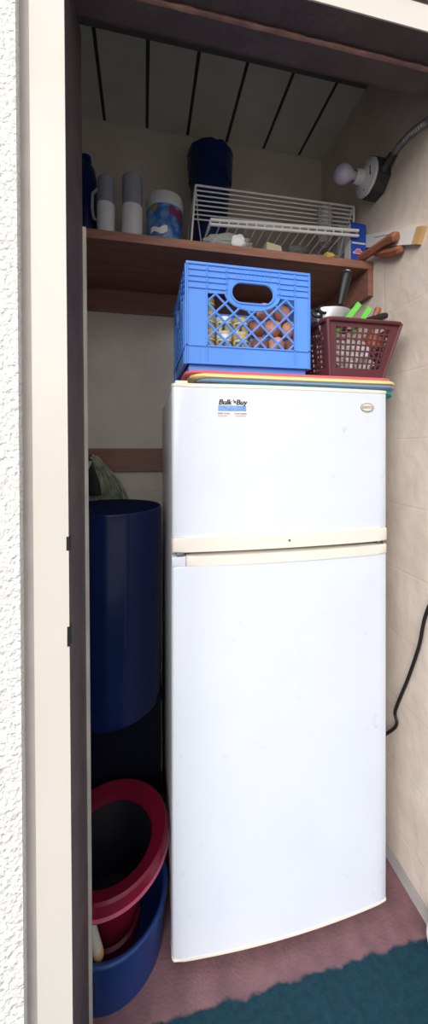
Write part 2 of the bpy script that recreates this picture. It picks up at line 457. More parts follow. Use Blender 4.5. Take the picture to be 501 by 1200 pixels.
obj('handle_strip', MB().prism(bow_poly(FX0, FX1, YD-.004, .05, BOW), HC-.257, zf0, .003), M['ivory'], fd, label='ivory grip strip along lower edge')
obj('screw', MB().lathe([(0,0),(.003,0),(.003,.002),(0,.002)], ((FX0+FX1)/2+.0, fyb(.37)-.0052, HC-.238), 10, 'Y'), M['gasket'], fd)
zl = HC-.268
rd = obj('fridge_door', MB().prism(bow_poly(FX0, FX1, YD, .052, BOW), FZB+.006, HC-.2935, .004), M['enamel'], fr)
obj('handle_strip', MB().prism(bow_poly(FX0+.035, FX1, YD-.003, .05, BOW), HC-.2935, zl, .003), M['ivory'], rd, label='ivory grip strip along upper edge')
obj('hinge_block', MB().box(FX0, FX0+.0345, YD+BOW, YD+.05, HC-.2935, zl-.001, .002), M['enamel'], rd)
obj('bottom_trim', MB().prism(bow_poly(FX0-.0005, FX1+.0005, YD-.001, .052, BOW), FZB, FZB+.006, .002), M['ivory'], rd, label='yellowed ivory bottom edging')
obj('gasket', MB().box(FX0+.012, FX1-.012, YD+.052, FY+.066, .045, FZT-.02), M['gasket'], fr, False)
for x in (FX0+.012, FX1-.03):
    obj('hinge', MB().box(x, x+.018, YD+.014, YD+.04, HC-.269, HC-.256, .001), M['metal'], fr)
obj('hinge_cover', MB().box(FX0+.008, FX0+.04, YD+.016, YD+.06, FZT, FZT+.008, .003), M['ivory'], fr)
for x in (FX0+.04, FX1-.04):
    for y in (FY+.1, YB-.06):
        obj('foot', MB().lathe([(0,0),(.018,0),(.016,.03),(0,.03)], (x, y, 0), 16), M['black'], fr)
# oval badge
bc = P(429.5, 477.5, FY)
bx, bz = bc.x, bc.z
def onfront(cx, cz, lift):
    return lambda co: Vector((cx+co.x, fyb(cx+co.x)-lift-co.z, cz+co.y))
el = [(.0215*math.cos(2*PI*k/32), .0125*math.sin(2*PI*k/32)) for k in range(32)]
ei = [(.0185*math.cos(2*PI*k/32), .0098*math.sin(2*PI*k/32)) for k in range(32)]
bd = obj('badge', place(panel([el], .0024), onfront(bx, bz, .001)), M['badge'], fd, label='oval silver badge')
obj('badge_field', place(panel([ei], .001), onfront(bx, bz, .0024)), M['badgein'], bd)
bt = obj('badge_lettering', place(text_mesh('SANYO', .0105, 0, 0, .0005), onfront(bx, bz, .003)), M['badgetext'], bd, False)
# store sticker
sc = P(271, 478, FY); sx, sz = sc.x, sc.z
k_ = .852/F*1.0
def rect(x0, x1, y0, y1): return [(x0,y0),(x1,y0),(x1,y1),(x0,y1)]
st = obj('store_sticker', place(panel([rrect(-.0395, .0395, -.0235, .0235, .003)], .0005), onfront(sx, sz, .0004)), M['white'], fd, label='white and blue store sticker')
sb = place(panel([rect(-.036, .036, -.0085, .0055)], .0004), onfront(sx, sz, .0008))
obj('sticker_band', sb, M['skyblue'], st)
tb = place(text_mesh('Bulk', .0185, 0, .2, .0003, True), onfront(sx-.0195, sz+.0078, .0014))
merge(tb, place(text_mesh("'n", .0115, 0, .2, .0003, True), onfront(sx+.004, sz+.0118, .0014)))
merge(tb, place(text_mesh('Buy', .0185, 0, .2, .0003, True), onfront(sx+.0225, sz+.0078, .0014)))
tmp_ = bpy.data.meshes.new('tmp'); tb.bm.to_mesh(tmp_)          # second strike makes the letters bold
for dx_ in (.0006, .0012):
    merge(tb, place(tmp_, lambda co: Vector((co.x+dx_, co.y, co.z+.0002))))
bpy.data.meshes.remove(tmp_)
obj('sticker_lettering', tb, M['ink'], st, False)
gl = None
for (x0, x1, y0, y1) in ((-.037,-.024,-.017,-.0125), (-.0225,-.006,-.0165,-.013), (.006,.02,-.0165,-.013), (.0215,.037,-.017,-.0125), (-.037,-.012,-.0215,-.0195), (.008,.036,-.0215,-.0195)):
    q = place(panel([rect(x0, x1, y0, y1)], .0003), onfront(sx, sz, .0007))
    if gl is None: gl = q
    else: merge(gl, q)
obj('sticker_small_print', gl, M['greyink'], st, False)

# ============================================================= coloured mats on the refrigerator
def mat_sheet(name, x0, x1, y0, y1, z0, z1, m, label, droop=0):
    b = MB(); r = .035
    pts = rrect(x0, x1, y0, y1, r, 6)
    # subdivide the long sides so that the overhang can sag
    out = []
    for i, p in enumerate(pts):
        q = pts[(i+1) % len(pts)]; L_ = math.dist(p, q); nn = max(1, int(L_/.03))
        for k in range(nn): out.append((p[0]+(q[0]-p[0])*k/nn, p[1]+(q[1]-p[1])*k/nn))
    b.prism(out, z0, z1, min(.0025, (z1-z0)*.3))
    for v in b.bm.verts:
        if droop and v.co.x > FX1: v.co.z -= droop*((v.co.x-FX1)/(x1-FX1))**1.4
    return tag(obj(name, b, m), label, 'mat', 'coloured sheets on the refrigerator')
z = FZT+.0005
mat_sheet('foam_mat', .165, .722, .887, 1.19, z, z+.011, M['teal'], 'teal foam sheet, lowest of the stack on the refrigerator', .012)
mat_sheet('foam_mat', .135, .712, .866, 1.19, z+.0113, z+.0185, M['blue'], 'pale blue foam sheet just above the teal one', .006)
mat_sheet('foam_mat', .115, .706, .857, 1.185, z+.0188, z+.0265, M['yellow'], 'yellow foam sheet between pink and blue sheets', .003)
mat_sheet('foam_mat', .102, .694, .8575, 1.18, z+.0268, z+.034, M['pink'], 'pink red foam sheet on top of the stack, under crate')
ZM = z+.0342

# ============================================================= milk crate
CX0, CX1, CYF, CYB = .1074, .4434, .885, 1.215
CZ0, CZ1 = ZM, HC+.478
W_, H_ = CX1-CX0, CZ1-CZ0-.008
crate = thing('milk_crate', 'bright blue plastic milk crate on top of the refrigerator', 'crate', ((CX0+CX1)/2, (CYF+CYB)/2, CZ0))
def stadium(cx, cy, hw, hh, seg=10):
    pts = []
    for k in range(seg+1): a = -PI/2+PI*k/seg; pts.append((cx+hw-hh*1.0+hh*math.cos(a), cy+hh*math.sin(a)))
    for k in range(seg+1): a = PI/2+PI*k/seg; pts.append((cx-hw+hh+hh*math.cos(a), cy+hh*math.sin(a)))
    return pts
def crate_panel(width, fn, name):
    Hh = H_; s = width
    hole = stadium(.522*s, .76*Hh, .17*s, .092*Hh)
    wl, wr, wb, wt = .152*s, .868*s, .235*Hh, .73*Hh
    ax, ay, ar = .522*s, .76*Hh, None
    arch = []
    for k in range(13):
        a = math.radians(188+164*k/12)
        arch.append((ax+.225*s*math.cos(a), ay+.165*Hh*math.sin(a)))
    win = [(wl, wb), (wr, wb), (wr, wt)]+arch[::-1]+[(wl, wt)]
    me = panel([rrect(0, s, .06*Hh, Hh, .006), hole, win], .004)
    b = place(me, fn)
    # raised ribs
    def bar(x0, x1, y0, y1, h=.005):
        q = MB().box(x0, x1, y0, y1, 0, h)
        for v in q.bm.verts: v.co = fn(v.co)
        merge(b, q)
    for yy in (.995, .945, .885, .835, .775):
        bar(.008*s, .32*s, yy*Hh-.0022, yy*Hh); bar(.725*s, .992*s, yy*Hh-.0022, yy*Hh)
    bar(.32*s, .725*s, Hh-.004, Hh-.0015)
    for xx in (.0, .15, .305, .735, .868, .99): bar(xx*s, xx*s+.003, .74*Hh, Hh-.002)
    for xx in (.0, .15, .868, .99): bar(xx*s, xx*s+.003, .07*Hh, .74*Hh)
    for yy in (.885, .94): bar(.32*s, .725*s, yy*Hh, yy*Hh+.0018)
    for i in range(9): bar((.39+.033*i)*s, (.39+.033*i)*s+.0016, .868*Hh, .995*Hh, .004)
    for i in range(7): bar((.42+.034*i)*s, (.42+.034*i)*s+.0016, .602*Hh, .66*Hh, .004)
    bar(.0, s, .228*Hh, .240*Hh); bar(.0, s, .062*Hh, .078*Hh, .006)
    for x0 in (.1, .9): bar(x0*s-.001, x0*s+.001, .08*Hh, .22*Hh, .003)
    # frame around the handle hole
    ring = [fn(Vector((x, y, .002))) for x, y in stadium(.522*s, .76*Hh, .176*s, .101*Hh)]
    b.loop(ring, .0035, 6)
    rim = [fn(Vector((x, y, .002))) for x, y in arch]
    b.tube(rim, .003, 6)
    # diagonal lattice
    def inside(x, y):
        if not (wl <= x <= wr and wb <= y <= wt): return False
        ex, ey = (x-ax)/(.225*s), (y-ay)/(.165*Hh)
        return ex*ex+ey*ey > 1
    step = .0475; dirs = ((1, 1.0), (1, -1.0))
    for dx, dy in dirs:
        c0 = -.6
        while c0 < .9:
            run = []
            x = wl
            segs = []
            while x <= wr+1e-6:
                y = dy*(x-wl)*.98+c0+wb if dy > 0 else c0+wb-(x-wl)*.98
                if inside(x, y): run.append((x, y))
                elif run: segs.append(run); run = []
                x += .0015
            if run: segs.append(run)
            for r_ in segs:
                if len(r_) > 3:
                    p, q = r_[0], r_[-1]
                    b.tube([fn(Vector((p[0], p[1], .001))), fn(Vector((q[0], q[1], .001)))], .0031, 6)
            c0 += step
    return b
sides = {
 'front_panel': lambda c: Vector((CX0+c.x, CYF-c.z, CZ0+.004+c.y)),
 'rear_panel': lambda c: Vector((CX1-c.x, CYB+c.z, CZ0+.004+c.y)),
 'side_panel': lambda c: Vector((CX0-c.z, CYB-c.x, CZ0+.004+c.y)),
}
obj('front_panel', crate_panel(W_, sides['front_panel'], 'f'), M['crate'], crate, angle=30)
obj('rear_panel', crate_panel(W_, sides['rear_panel'], 'r'), M['crate'], crate, angle=30)
obj('side_panel', crate_panel(CYB-CYF, sides['side_panel'], 'l'), M['crate'], crate, angle=30)
obj('side_panel', crate_panel(CYB-CYF, lambda c: Vector((CX1+c.z, CYF+c.x, CZ0+.004+c.y)), 'r'), M['crate'], crate, angle=30)
bb = MB()
bb.box(CX0+.006, CX1-.006, CYF+.006, CYB-.006, CZ0, CZ0+.022, .003)
obj('base', bb, M['crate'], crate)
rb = MB()
for x0, x1, y0, y1 in ((CX0-.003, CX1+.003, CYF-.004, CYF+.006), (CX0-.003, CX1+.003, CYB-.006, CYB+.004), (CX0-.003, CX0+.007, CYF+.006, CYB-.006), (CX1-.007, CX1+.003, CYF+.006, CYB-.006)):
    rb.box(x0, x1, y0, y1, CZ0+.004+H_-.004, CZ0+.004+H_+.004, .002)
obj('rim', rb, M['crate'], crate)
# contents: cream jars with yellow lids at left, potatoes at right
tag(obj('cardboard_tray', MB().box(CX0+.012, CX1-.012, CYF+.012, CYB-.012, CZ0+.0223, CZ0+.062, .002), M['cardboard'], None, False), 'shallow brown cardboard tray under the jars in blue crate', 'tray')
CB = CZ0+.0625
def jar(x, y, z0, label, lidmat='jarlid', hh=.0465, r=.0215):
    t = thing('food_jar', label, 'jar', (x, y, z0), 'jars in the crate')
    obj('body', MB().lathe([(0,0),(r*.9,0),(r,.004),(r,hh*.68),(r*.85,hh*.76),(0,hh*.76)], (x, y, z0), 24), M['jar'], t)
    obj('label_band', MB().lathe([(r*1.015,hh*.16),(r*1.015,hh*.6)], (x, y, z0), 24), M['jarband'], t)
    obj('lid', MB().lathe([(0,hh*.765),(r*.95,hh*.765),(r*.95,hh*.98),(r*.9,hh),(0,hh)], (x, y, z0), 24), M[lidmat], t)
y1 = CYF+.034
for i, (x, z0, lab, lm) in enumerate([
    (.166, 0, 'yellow lidded jar, lowest in the left corner of blue crate', 'jarlid'),
    (.166, .047, 'yellow lidded jar in the middle of the crate\'s left stack', 'jarlid'),
    (.166, .094, 'yellow lidded jar topmost of the crate\'s left stack', 'jarlid'),
    (.2125, 0, 'white lidded jar at crate bottom beside the left stack', 'white'),
    (.2125, .047, 'white lidded jar upper of the crate\'s second stack', 'white'),
    (.259, 0, 'yellow lidded jar standing alone at crate bottom near potatoes', 'jarlid'),
    (.259, .047, 'yellow lidded jar resting on the lone jar near potatoes', 'jarlid')]):
    jar(x, y1, CB+z0, lab, lm)
pos = [(.315,0,.026,1,'dark brown potato at crate bottom beside the jars'), (.362,0,.026,0,'pale potato low in the middle of the crate heap'), (.411,0,.026,1,'brown potato low in the right corner of blue crate'),
       (.305,.004,.072,1,'dark brown potato leaning above the left of the heap'), (.352,.002,.075,0,'pinkish potato in the middle row of the crate heap'), (.402,.002,.074,0,'pinkish potato at right of the crate\'s middle row'),
       (.330,.006,.121,0,'peach coloured potato, upper left of the crate heap'), (.383,.006,.122,0,'pale peach potato topmost of the crate heap'), (.35,.055,.03,1,'brown potato behind the front row at crate bottom'), (.39,.06,.08,0,'pinkish potato behind the middle row in the crate')]
for i, (x, dy, dz, dk, lab) in enumerate(pos):
    o = obj('potato', MB().blob((x, y1+dy, CB+dz), .0245, .025, .0235+.002*(i % 2), .12, 1.4, i+1, 3, (i*.7, 'Y')), M['potatodark' if dk else 'potato'])
    tag(o, lab, 'potato', 'potatoes in the crate')
tag(obj('grey_bag', MB().blob((.235, CYF+.2, CB+.078), .09, .09, .06, .25, 2.2, 9, 4), M['greybox']), 'grey crumpled bag behind the jars in the crate', 'bag')

# ============================================================= maroon basket
BZ0 = ZM; BZ1 = HC+.350
bx0, bx1, by0, by1 = .487, .713, .862, 1.03      # rim
qx0, qx1, qy0, qy1 = .502, .664, .876, 1.012     # foot
bk = thing('plastic_basket', 'maroon plastic mesh basket of kitchen tools on the refrigerator', 'basket', ((bx0+bx1)/2, .95, BZ0))
def grid_panel(w_, nc, nr, mx0, mx1, my0, my1, gap):
    outs = [rect(0, 1, 0, 1)]
    for i in range(nc):
        for j in range(nr):
            x0 = mx0+(mx1-mx0)*i/nc; x1 = mx0+(mx1-mx0)*(i+1)/nc; y0 = my0+(my1-my0)*j/nr; y1_ = my0+(my1-my0)*(j+1)/nr
            gx = (x1-x0)*gap; gy = (y1_-y0)*gap
            outs.append(rect(x0+gx, x1-gx, y0+gy, y1_-gy))
    return panel(outs, .003)
def bil(c00, c10, c01, c11):
    c00, c10, c01, c11 = map(Vector, (c00, c10, c01, c11))
    nrm = (c10-c00).cross(c01-c00).normalized()
    def fn(c):
        return c00*(1-c.x)*(1-c.y)+c10*c.x*(1-c.y)+c01*(1-c.x)*c.y+c11*c.x*c.y+nrm*c.z
    return fn
fp = ((qx0,qy0,BZ0),(qx1,qy0,BZ0),(bx0,by0,BZ1),(bx1,by0,BZ1))
rp = ((qx1,qy1,BZ0),(qx0,qy1,BZ0),(bx1,by1,BZ1),(bx0,by1,BZ1))
lp = ((qx0,qy1,BZ0),(qx0,qy0,BZ0),(bx0,by1,BZ1),(bx0,by0,BZ1))
gp = ((qx1,qy0,BZ0),(qx1,qy1,BZ0),(bx1,by0,BZ1),(bx1,by1,BZ1))
obj('front_panel', place(grid_panel(1, 10, 7, .1, .88, .16, .9, .13), bil(*fp)), M['basket'], bk, False)
obj('rear_panel', place(grid_panel(1, 10, 7, .11, .87, .17, .88, .17), bil(*rp)), M['basket'], bk, False)
obj('side_panel', place(grid_panel(1, 7, 7, .14, .86, .17, .88, .17), bil(*lp)), M['basket'], bk, False)
obj('side_panel', place(grid_panel(1, 7, 7, .14, .86, .17, .88, .17), bil(*gp)), M['basket'], bk, False)
obj('bottom', MB().box(qx0, qx1, qy0, qy1, BZ0, BZ0+.004), M['basket'], bk, False)
rim = []
for x, y in rrect(bx0-.004, bx1+.004, by0-.004, by1+.004, .02, 6): rim.append((x, y, BZ1))
obj('rim', MB().loop(rim, .0065, 8), M['basket'], bk)
for (a, b_) in (((qx0,qy0),(bx0,by0)), ((qx1,qy0),(bx1,by0)), ((qx0,qy1),(bx0,by1)), ((qx1,qy1),(bx1,by1))):
    obj('corner_post', MB().tube([(a[0],a[1],BZ0+.002),(b_[0],b_[1],BZ1)], [.004,.006], 8), M['basket'], bk)
# things in the basket
tag(obj('plastic_bag', MB().blob((.595, .925, BZ0+.066), .056, .042, .052, .45, 4.2, 3, 4), M['white']), 'white crumpled plastic bag seen through maroon basket mesh', 'bag')
tag(obj('food_packet', MB().blob((.655, .905, BZ0+.115), .028, .02, .02, .3, 2.5, 5, 3), M['orange']), 'orange packet at upper right inside maroon basket', 'packet')
pc = Vector((.535, .955, HC+.3575))
pan = thing('saucepan', 'small steel pan with upright black handle in maroon basket', 'pan', pc)
obj('bowl', MB().lathe([(0,0),(.055,0),(.064,.006),(.0725,.036),(.074,.037),(.0745,.035),(.066,.004),(.056,-.002),(0,-.002)], pc, 40), M['steelpan'], pan)
h0 = P(398, 354, .95); h1 = P(405.5, 319, .95)
hp = [h0+(h1-h0)*t for t in (-.1, .1, .3, .5, .7, .85, .95, 1)]
obj('handle', MB().tube(hp, [.010,.0115,.0135,.015,.0158,.0162,.0155,.011], 12), M['black'], pan, label='black handle')
d_ = (h1-h0).normalized()
obj('handle_tip', MB().tube([h1-d_*.006, h1+d_*.002, h1+d_*.004], [.0135,.0125,.007], 12), M['metal'], pan, label='steel handle tip')
sc0 = P(378, 363, .90)
sci = thing('scissors', 'black handled scissors in the left of the maroon basket', 'scissors', sc0-Vector((0,0,.1)))
for dx, dz, rr in ((.0, .0, .0125), (-.019, -.012, .013)):
    ring = [(sc0.x+dx+rr*math.cos(2*PI*k/24), sc0.y+.004*math.sin(2*PI*k/24), sc0.z+dz+rr*.85*math.sin(2*PI*k/24)) for k in range(24)]
    obj('finger_loop', MB().loop(ring, .0045, 8), M['black'], sci)
obj('blade', MB().tube([sc0+Vector((0,0,-.012)), sc0+Vector((.02,.012,-.11))], [.005,.002], 6), M['metal'], sci)
obj('blade', MB().tube([sc0+Vector((-.017,0,-.026)), sc0+Vector((.014,.012,-.11))], [.005,.002], 6), M['metal'], sci)
tg = thing('tongs', 'lime green plastic tongs poking out of maroon basket', 'tongs', P(412, 376, .875)-Vector((0,0,.06)))
for (u0, v0, u1, v1) in ((401, 380, 420, 356), (419, 381, 432, 361)):
    a = P(u0, v0, .875); b_ = P(u1, v1, .872); dz = Vector((.0045,0,.0055))
    n_ = (b_-a).cross(Vector((0,1,0))).normalized()*.0075; t_ = Vector((0,.003,0))
    lo = a+(a-b_)*.5
    obj('arm', MB().hexa([lo-n_*.7-t_, lo+n_*.7-t_, lo+n_*.7+t_, lo-n_*.7+t_, b_-n_-t_, b_+n_-t_, b_+n_+t_, b_-n_+t_]), M['green'], tg)
a = P(420, 378, .895); b_ = P(451, 370, .91)
sp = thing('spatula', 'black spatula lying across the right of maroon basket', 'spatula', a-Vector((0,0,.01)))
hp = [a+(b_-a)*t for t in (-.35,0,.3,.6,.85,1)]
obj('handle', MB().tube(hp, [.006,.0085,.0085,.009,.0105,.009], 10), M['black'], sp)
bl = MB().box(a.x-.075, a.x-.02, a.y-.0, a.y+.035, a.z-.024, a.z-.021, .001)
obj('blade', bl, M['black'], sp)
a = P(441.5, 363.5, .92)
wp = thing('wooden_spoon', 'brown wooden spoon with rounded handle end in maroon basket', 'spoon', (a.x, a.y, BZ0+.01))
obj('handle', MB().tube([(a.x-.03,a.y+.06,BZ0+.03),(a.x-.01,a.y+.008,a.z-.03),(a.x-.001,a.y,a.z-.004),(a.x+.001,a.y,a.z+.004),(a.x+.002,a.y,a.z+.008)], [.006,.007,.0095,.0095,.005], 12), M['brownwood'], wp)
obj('bowl', MB().blob((a.x-.036, a.y+.065, BZ0+.025), .017, .012, .02, .0, 1, 0, 2), M['brownwood'], wp)

# ============================================================= things on the shelf
def bottle(u0, u1, vtop, vline, Y, label, cap=False):
    a = P(u0, vtop, Y); b_ = P(u1, vtop, Y); r = (b_.x-a.x)/2; x = (a.x+b_.x)/2; h = a.z-ZS
    hl = P(u0, vline, Y).z-ZS
    t = thing('plastic_bottle', label, 'bottle', (x, Y, ZS+.0005), 'white bottles on the shelf')
    rib = []
    for k in range(1, 7):
        hh = hl+(h*.86-hl)*k/7; rib += [(r*.985, hh-.006), (r*.95, hh), (r*.985, hh+.006)]
    obj('filled_body', MB().lathe([(0,.0005),(r*.93,.0005),(r,.006),(r,hl*.55),(r*.97,hl*.6),(r,hl*.65),(r,hl)], (x, Y, ZS), 32), M['milk'], t, label='white filled lower half')
    obj('clear_body', MB().lathe([(r,hl)]+rib+[(r*.99,h*.95),(r*.95,h*.972),(r*.8,h*.985),(r*.45,h*.988),(0,h*.988)], (x, Y, ZS), 32), M['bottle'], t, label='greyish translucent upper half')
    obj('cap', MB().lathe([(0,h*.98),(r*.5,h*.98),(r*.5,h+.003),(r*.42,h+.008),(0,h+.008)], (x, Y, ZS), 20), M['bottle'], t)
    return t, x, r, h, hl
t, x, r, h, hl = bottle(113, 134, 208, 240, 1.14, 'shorter half filled white bottle beside blue jug on shelf')
obj('handle', MB().tube([(x-r*.9,1.13,ZS+h*.8),(x-r-.012,1.13,ZS+h*.72),(x-r-.013,1.13,ZS+h*.5),(x-r-.008,1.13,ZS+h*.36),(x-r*.95,1.13,ZS+h*.34)], .005, 8), M['bottle'], t)
bottle(142, 166.5, 206, 243, 1.14, 'taller half filled white bottle, second from left on shelf')
# dark blue jug at far left
Y = 1.17; a = P(97, 184, Y); b_ = P(113, 184, Y); r = .034; x = b_.x-r; h = a.z-ZS
jg = thing('blue_jug', 'dark blue jug at the shelf\'s left end beside door frame', 'jug', (x, Y, ZS+.0005))
obj('body', MB().lathe([(0,0),(r*.95,0),(r,.008),(r,h*.75),(r*.8,h*.87),(r*.42,h*.93),(r*.4,h*.96),(0,h*.96)], (x, Y, ZS+.0005), 28), M['bluejug'], jg)
obj('cap', MB().lathe([(0,h*.955),(r*.5,h*.955),(r*.48,h),(0,h)], (x, Y, ZS+.0005), 20), M['bluejug'], jg)
# wipes tub
Y = 1.165; a = P(170.5, 240, Y); b_ = P(214, 240, Y); r = (b_.x-a.x)/2; x = (a.x+b_.x)/2; h = P(190, 236, Y).z-ZS
tb_ = thing('cleaning_tub', 'round blue labelled tub with white lid on shelf', 'tub', (x, Y, ZS+.0005))
obj('body', MB().lathe([(0,0),(r*.86,0),(r*.9,.01),(r*.97,h*.77),(0,h*.77)], (x, Y, ZS+.0005), 40), M['wipes'], tb_)
obj('lid', MB().lathe([(0,h*.76),(r,h*.76),(r*1.0,h*.92),(r*.95,h*.985),(r*.8,h),(0,h)], (x, Y, ZS+.0005), 40), M['lid'], tb_)
def patch(name, a0, a1, z0, z1, m, par):
    b = MB(); n = 10
    A = [b.bm.verts.new((x+(r*.985)*math.cos(a0+(a1-a0)*k/n), Y+(r*.985)*math.sin(a0+(a1-a0)*k/n), ZS+z0+.006*math.sin(k*.7))) for k in range(n+1)]
    B = [b.bm.verts.new((x+(r*.985)*math.cos(a0+(a1-a0)*k/n), Y+(r*.985)*math.sin(a0+(a1-a0)*k/n), ZS+z1+.004*math.sin(k*.9))) for k in range(n+1)]
    for k in range(n): b.bm.faces.new((A[k], A[k+1], B[k+1], B[k]))
    obj(name, b, m, par)
patch('label_patch', math.radians(-80), math.radians(-30), h*.56, h*.72, M['redlabel'], tb_)
patch('label_patch', math.radians(-150), math.radians(-115), h*.66, h*.74, M['goldlabel'], tb_)
patch('label_patch', math.radians(-140), math.radians(-85), h*.26, h*.36, M['white'], tb_)
# tall blue container with a film bag in it
Y = 1.27; a = P(219, 186, Y); b_ = P(271, 186, Y); rt = (b_.x-a.x)/2; x = (a.x+b_.x)/2; h = P(245, 186, Y).z-ZS
cn = thing('blue_container', 'tall flared dark blue container behind the wire rack', 'container', (x, Y, ZS+.0005))
obj('body', MB().lathe([(0,0),(rt*.72,0),(rt*.76,.01),(rt*.8,h*.55),(rt*.9,h*.82),(rt*.96,h*.97),(rt*.93,h*.97),(rt*.86,h*.8),(0,h*.75)], (x, Y, ZS+.0005), 36), M['bluebag'], cn)
fb = MB()
rings = []
for i in range(8):
    t_ = i/7; rr = rt*(.93+.08*t_); zz = h*(.78+.23*t_)
    rings.append([fb.bm.verts.new((x+(rr+.006*noise.noise(Vector((k*.5, i*.6, 1))))*math.cos(2*PI*k/48), Y+(rr+.006*noise.noise(Vector((k*.5, i*.6, 4))))*math.sin(2*PI*k/48), ZS+zz+.008*noise.noise(Vector((k*.4, 9, i*.3)))*t_)) for k in range(48)])
for A_, B_ in zip(rings, rings[1:]):
    for k in range(48): fb.bm.faces.new((A_[k], A_[(k+1)%48], B_[(k+1)%48], B_[k]))
obj('liner_bag', fb, M['bluebag'], cn, label='wrinkled blue film liner')

# wire rack
rk = thing('wire_rack', 'white coated wire rack standing along the shelf', 'rack', (.44, 1.12, ZS))
wr = .0024
TL, TR = P(228.5, 217, 1.12), P(414, 242.5, 1.12)
BL, BR = P(225, 262, 1.15), P(410, 280, 1.15)
bp_ = MB()
bp_.tube([TL, TR], .0034, 8)
for k in range(1, 8):
    t_ = k/8; bp_.tube([TL+(BL-TL)*t_, TR+(BR-TR)*t_], wr, 6)
obj('long_wires', bp_, M['wire'], rk)
lg = MB()
for T, u, v in ((TL, 222.5, 285), (TR, 412, 300)):
    foot = P(u, v, 1.12); foot.z = ZS+.003
    m_ = (T+foot)/2
    obj('leg', MB().tube([T, m_, foot], .0034, 8), M['wire'], rk)
    f2 = foot+Vector((0,.16,0)); t2 = T+Vector((0,.16,-.03))
    obj('leg', MB().tube([t2, f2], .0034, 8), M['wire'], rk)
    obj('end_bar', MB().tube([T, t2], .0034, 8), M['wire'], rk)
f0, f1 = P(246, 257.5, 1.085), P(419, 270.5, 1.06)
g0, g1 = P(246, 263, 1.085), P(419, 276.5, 1.06)
obj('front_bar', MB().tube([f0, f1], .0055, 8), M['wire'], rk)
obj('front_bar', MB().tube([g0, g1], .005, 8), M['wire'], rk)
cw = MB()
rear0 = g0+Vector((-.01, .10, -.018)); rear1 = g1+Vector((-.01, .10, -.018))
N_ = 17
for k in range(N_+1):
    t_ = k/N_; a = g0+(g1-g0)*t_; b_ = rear0+(rear1-rear0)*t_
    if a.x > .658: continue
    cw.tube([f0+(f1-f0)*t_, a, b_], wr, 6)
cw.tube([rear0, rear1], .003, 6)
obj('cross_wires', cw, M['wire'], rk)
for e, T in ((0, TL), (1, TR)):
    a = (f0, f1)[e]; b_ = (rear0, rear1)[e]
    obj('side_wire', MB().tube([a, b_, b_*.5+T*.5+Vector((0,.02,0)), T], .0026, 6), M['wire'], rk)

# glass on the rack panel
gc = P(379.5, 269, 1.115); gt = P(379.5, 245, 1.115)
gz0 = rear0.z+.018; h = gt.z-gz0; r = .027
g = MB().lathe([(0,0),(r*.85,0),(r,h),(r*.93,h),(r*.78,.006),(0,.006)], (gc.x, 1.115, gz0), 8)
tag(obj('drinking_glass', g, M['glass'], angle=20), 'clear faceted drinking glass on the wire rack', 'glass')
# cartons right of the rack
p0, p1 = P(410, 257, 1.072), P(428, 257, 1.072)
ct = thing('blue_carton', 'blue carton with pink emblem at the shelf\'s right end', 'carton', ((p0.x+p1.x)/2, 1.09, ZS+.0005))
w2 = p1.x-p0.x; zt = p0.z
obj('body', MB().box(p0.x, p1.x, 1.072, 1.108, ZS+.0005, zt-.012, .0012), M['cartonblue'], ct, False)
obj('top_flap', MB().hexa([(p0.x,1.072,zt-.012),(p1.x,1.072,zt-.012),(p1.x,1.108,zt-.012),(p0.x,1.108,zt-.012),(p0.x+.008,1.084,zt),(p1.x-.004,1.084,zt-.002),(p1.x-.004,1.1,zt-.002),(p0.x+.008,1.1,zt)]), M['cartonblue'], ct, False)
obj('white_side', MB().box(p0.x-.0006, p0.x, 1.0725, 1.1075, ZS+.002, zt-.013), M['cartonside'], ct, False, label='white side panel')
zb = P(418, 285, 1.072).z
fn = lambda cx, cz: (lambda c: Vector((cx+c.x, 1.0716-c.z, cz+c.y)))
obj('text_band', place(panel([rect(-w2*.42, w2*.46, -.003, .003)], .0004), fn((p0.x+p1.x)/2, zb)), M['cartonside'], ct, False)
ze = P(418, 294.5, 1.072).z; hw = w2*.34
obj('emblem', place(panel([[(-hw*.95,-.009),(hw*.95,-.009),(hw*1.05,-.004),(hw*.55,.002),(hw*.3,.009),(-hw*.3,.009),(-hw*.55,.002),(-hw*1.05,-.004)]], .0004), fn((p0.x+p1.x)/2, ze)), M['white'], ct, False)
obj('emblem_centre', place(panel([[(-hw*.8,-.0075),(hw*.8,-.0075),(hw*.9,-.004),(hw*.45,.002),(hw*.25,.007),(-hw*.25,.007),(-hw*.45,.002),(-hw*.9,-.004)]], .0006), fn((p0.x+p1.x)/2, ze)), M['cartonred'], ct, False)
q0, q1 = P(395, 246, 1.205), P(411, 246, 1.205)
gbx = MB().box(q0.x, q1.x+.01, 1.205, 1.27, ZS+.0005, q0.z, .0015)
tag(obj('card_box', gbx, M['greybox'], None, False), 'plain pale grey box standing behind the blue carton', 'box')
# clutter under the rack
tag(obj('clear_bag', MB().blob((P(268, 285, 1.10).x, 1.103, ZS+.034), .078, .024, .028, .28, 2.6, 2, 4), M['film']), 'clear crumpled plastic bag lying under the wire rack', 'bag')
wa = P(279, 280, 1.066)
tag(obj('foil_cup', MB().blob((wa.x, 1.0655, ZS+.022), .024, .009, .0205, .25, 2.2, 6, 3), M['white']), 'white crumpled foil in front of the clear bag under rack', 'foil')
wa = P(320, 287, 1.085)
tag(obj('cream_wedge', MB().hexa([(wa.x-.028,1.075,ZS+.0005),(wa.x+.028,1.075,ZS+.0005),(wa.x+.028,1.12,ZS+.0005),(wa.x-.028,1.12,ZS+.0005),(wa.x-.026,1.08,ZS+.042),(wa.x+.022,1.078,ZS+.032),(wa.x+.022,1.115,ZS+.032),(wa.x-.026,1.115,ZS+.042)]), M['creambit'], None, False), 'small cream coloured wedge under the wire rack', 'wedge')
wa = P(345, 286, 1.10)
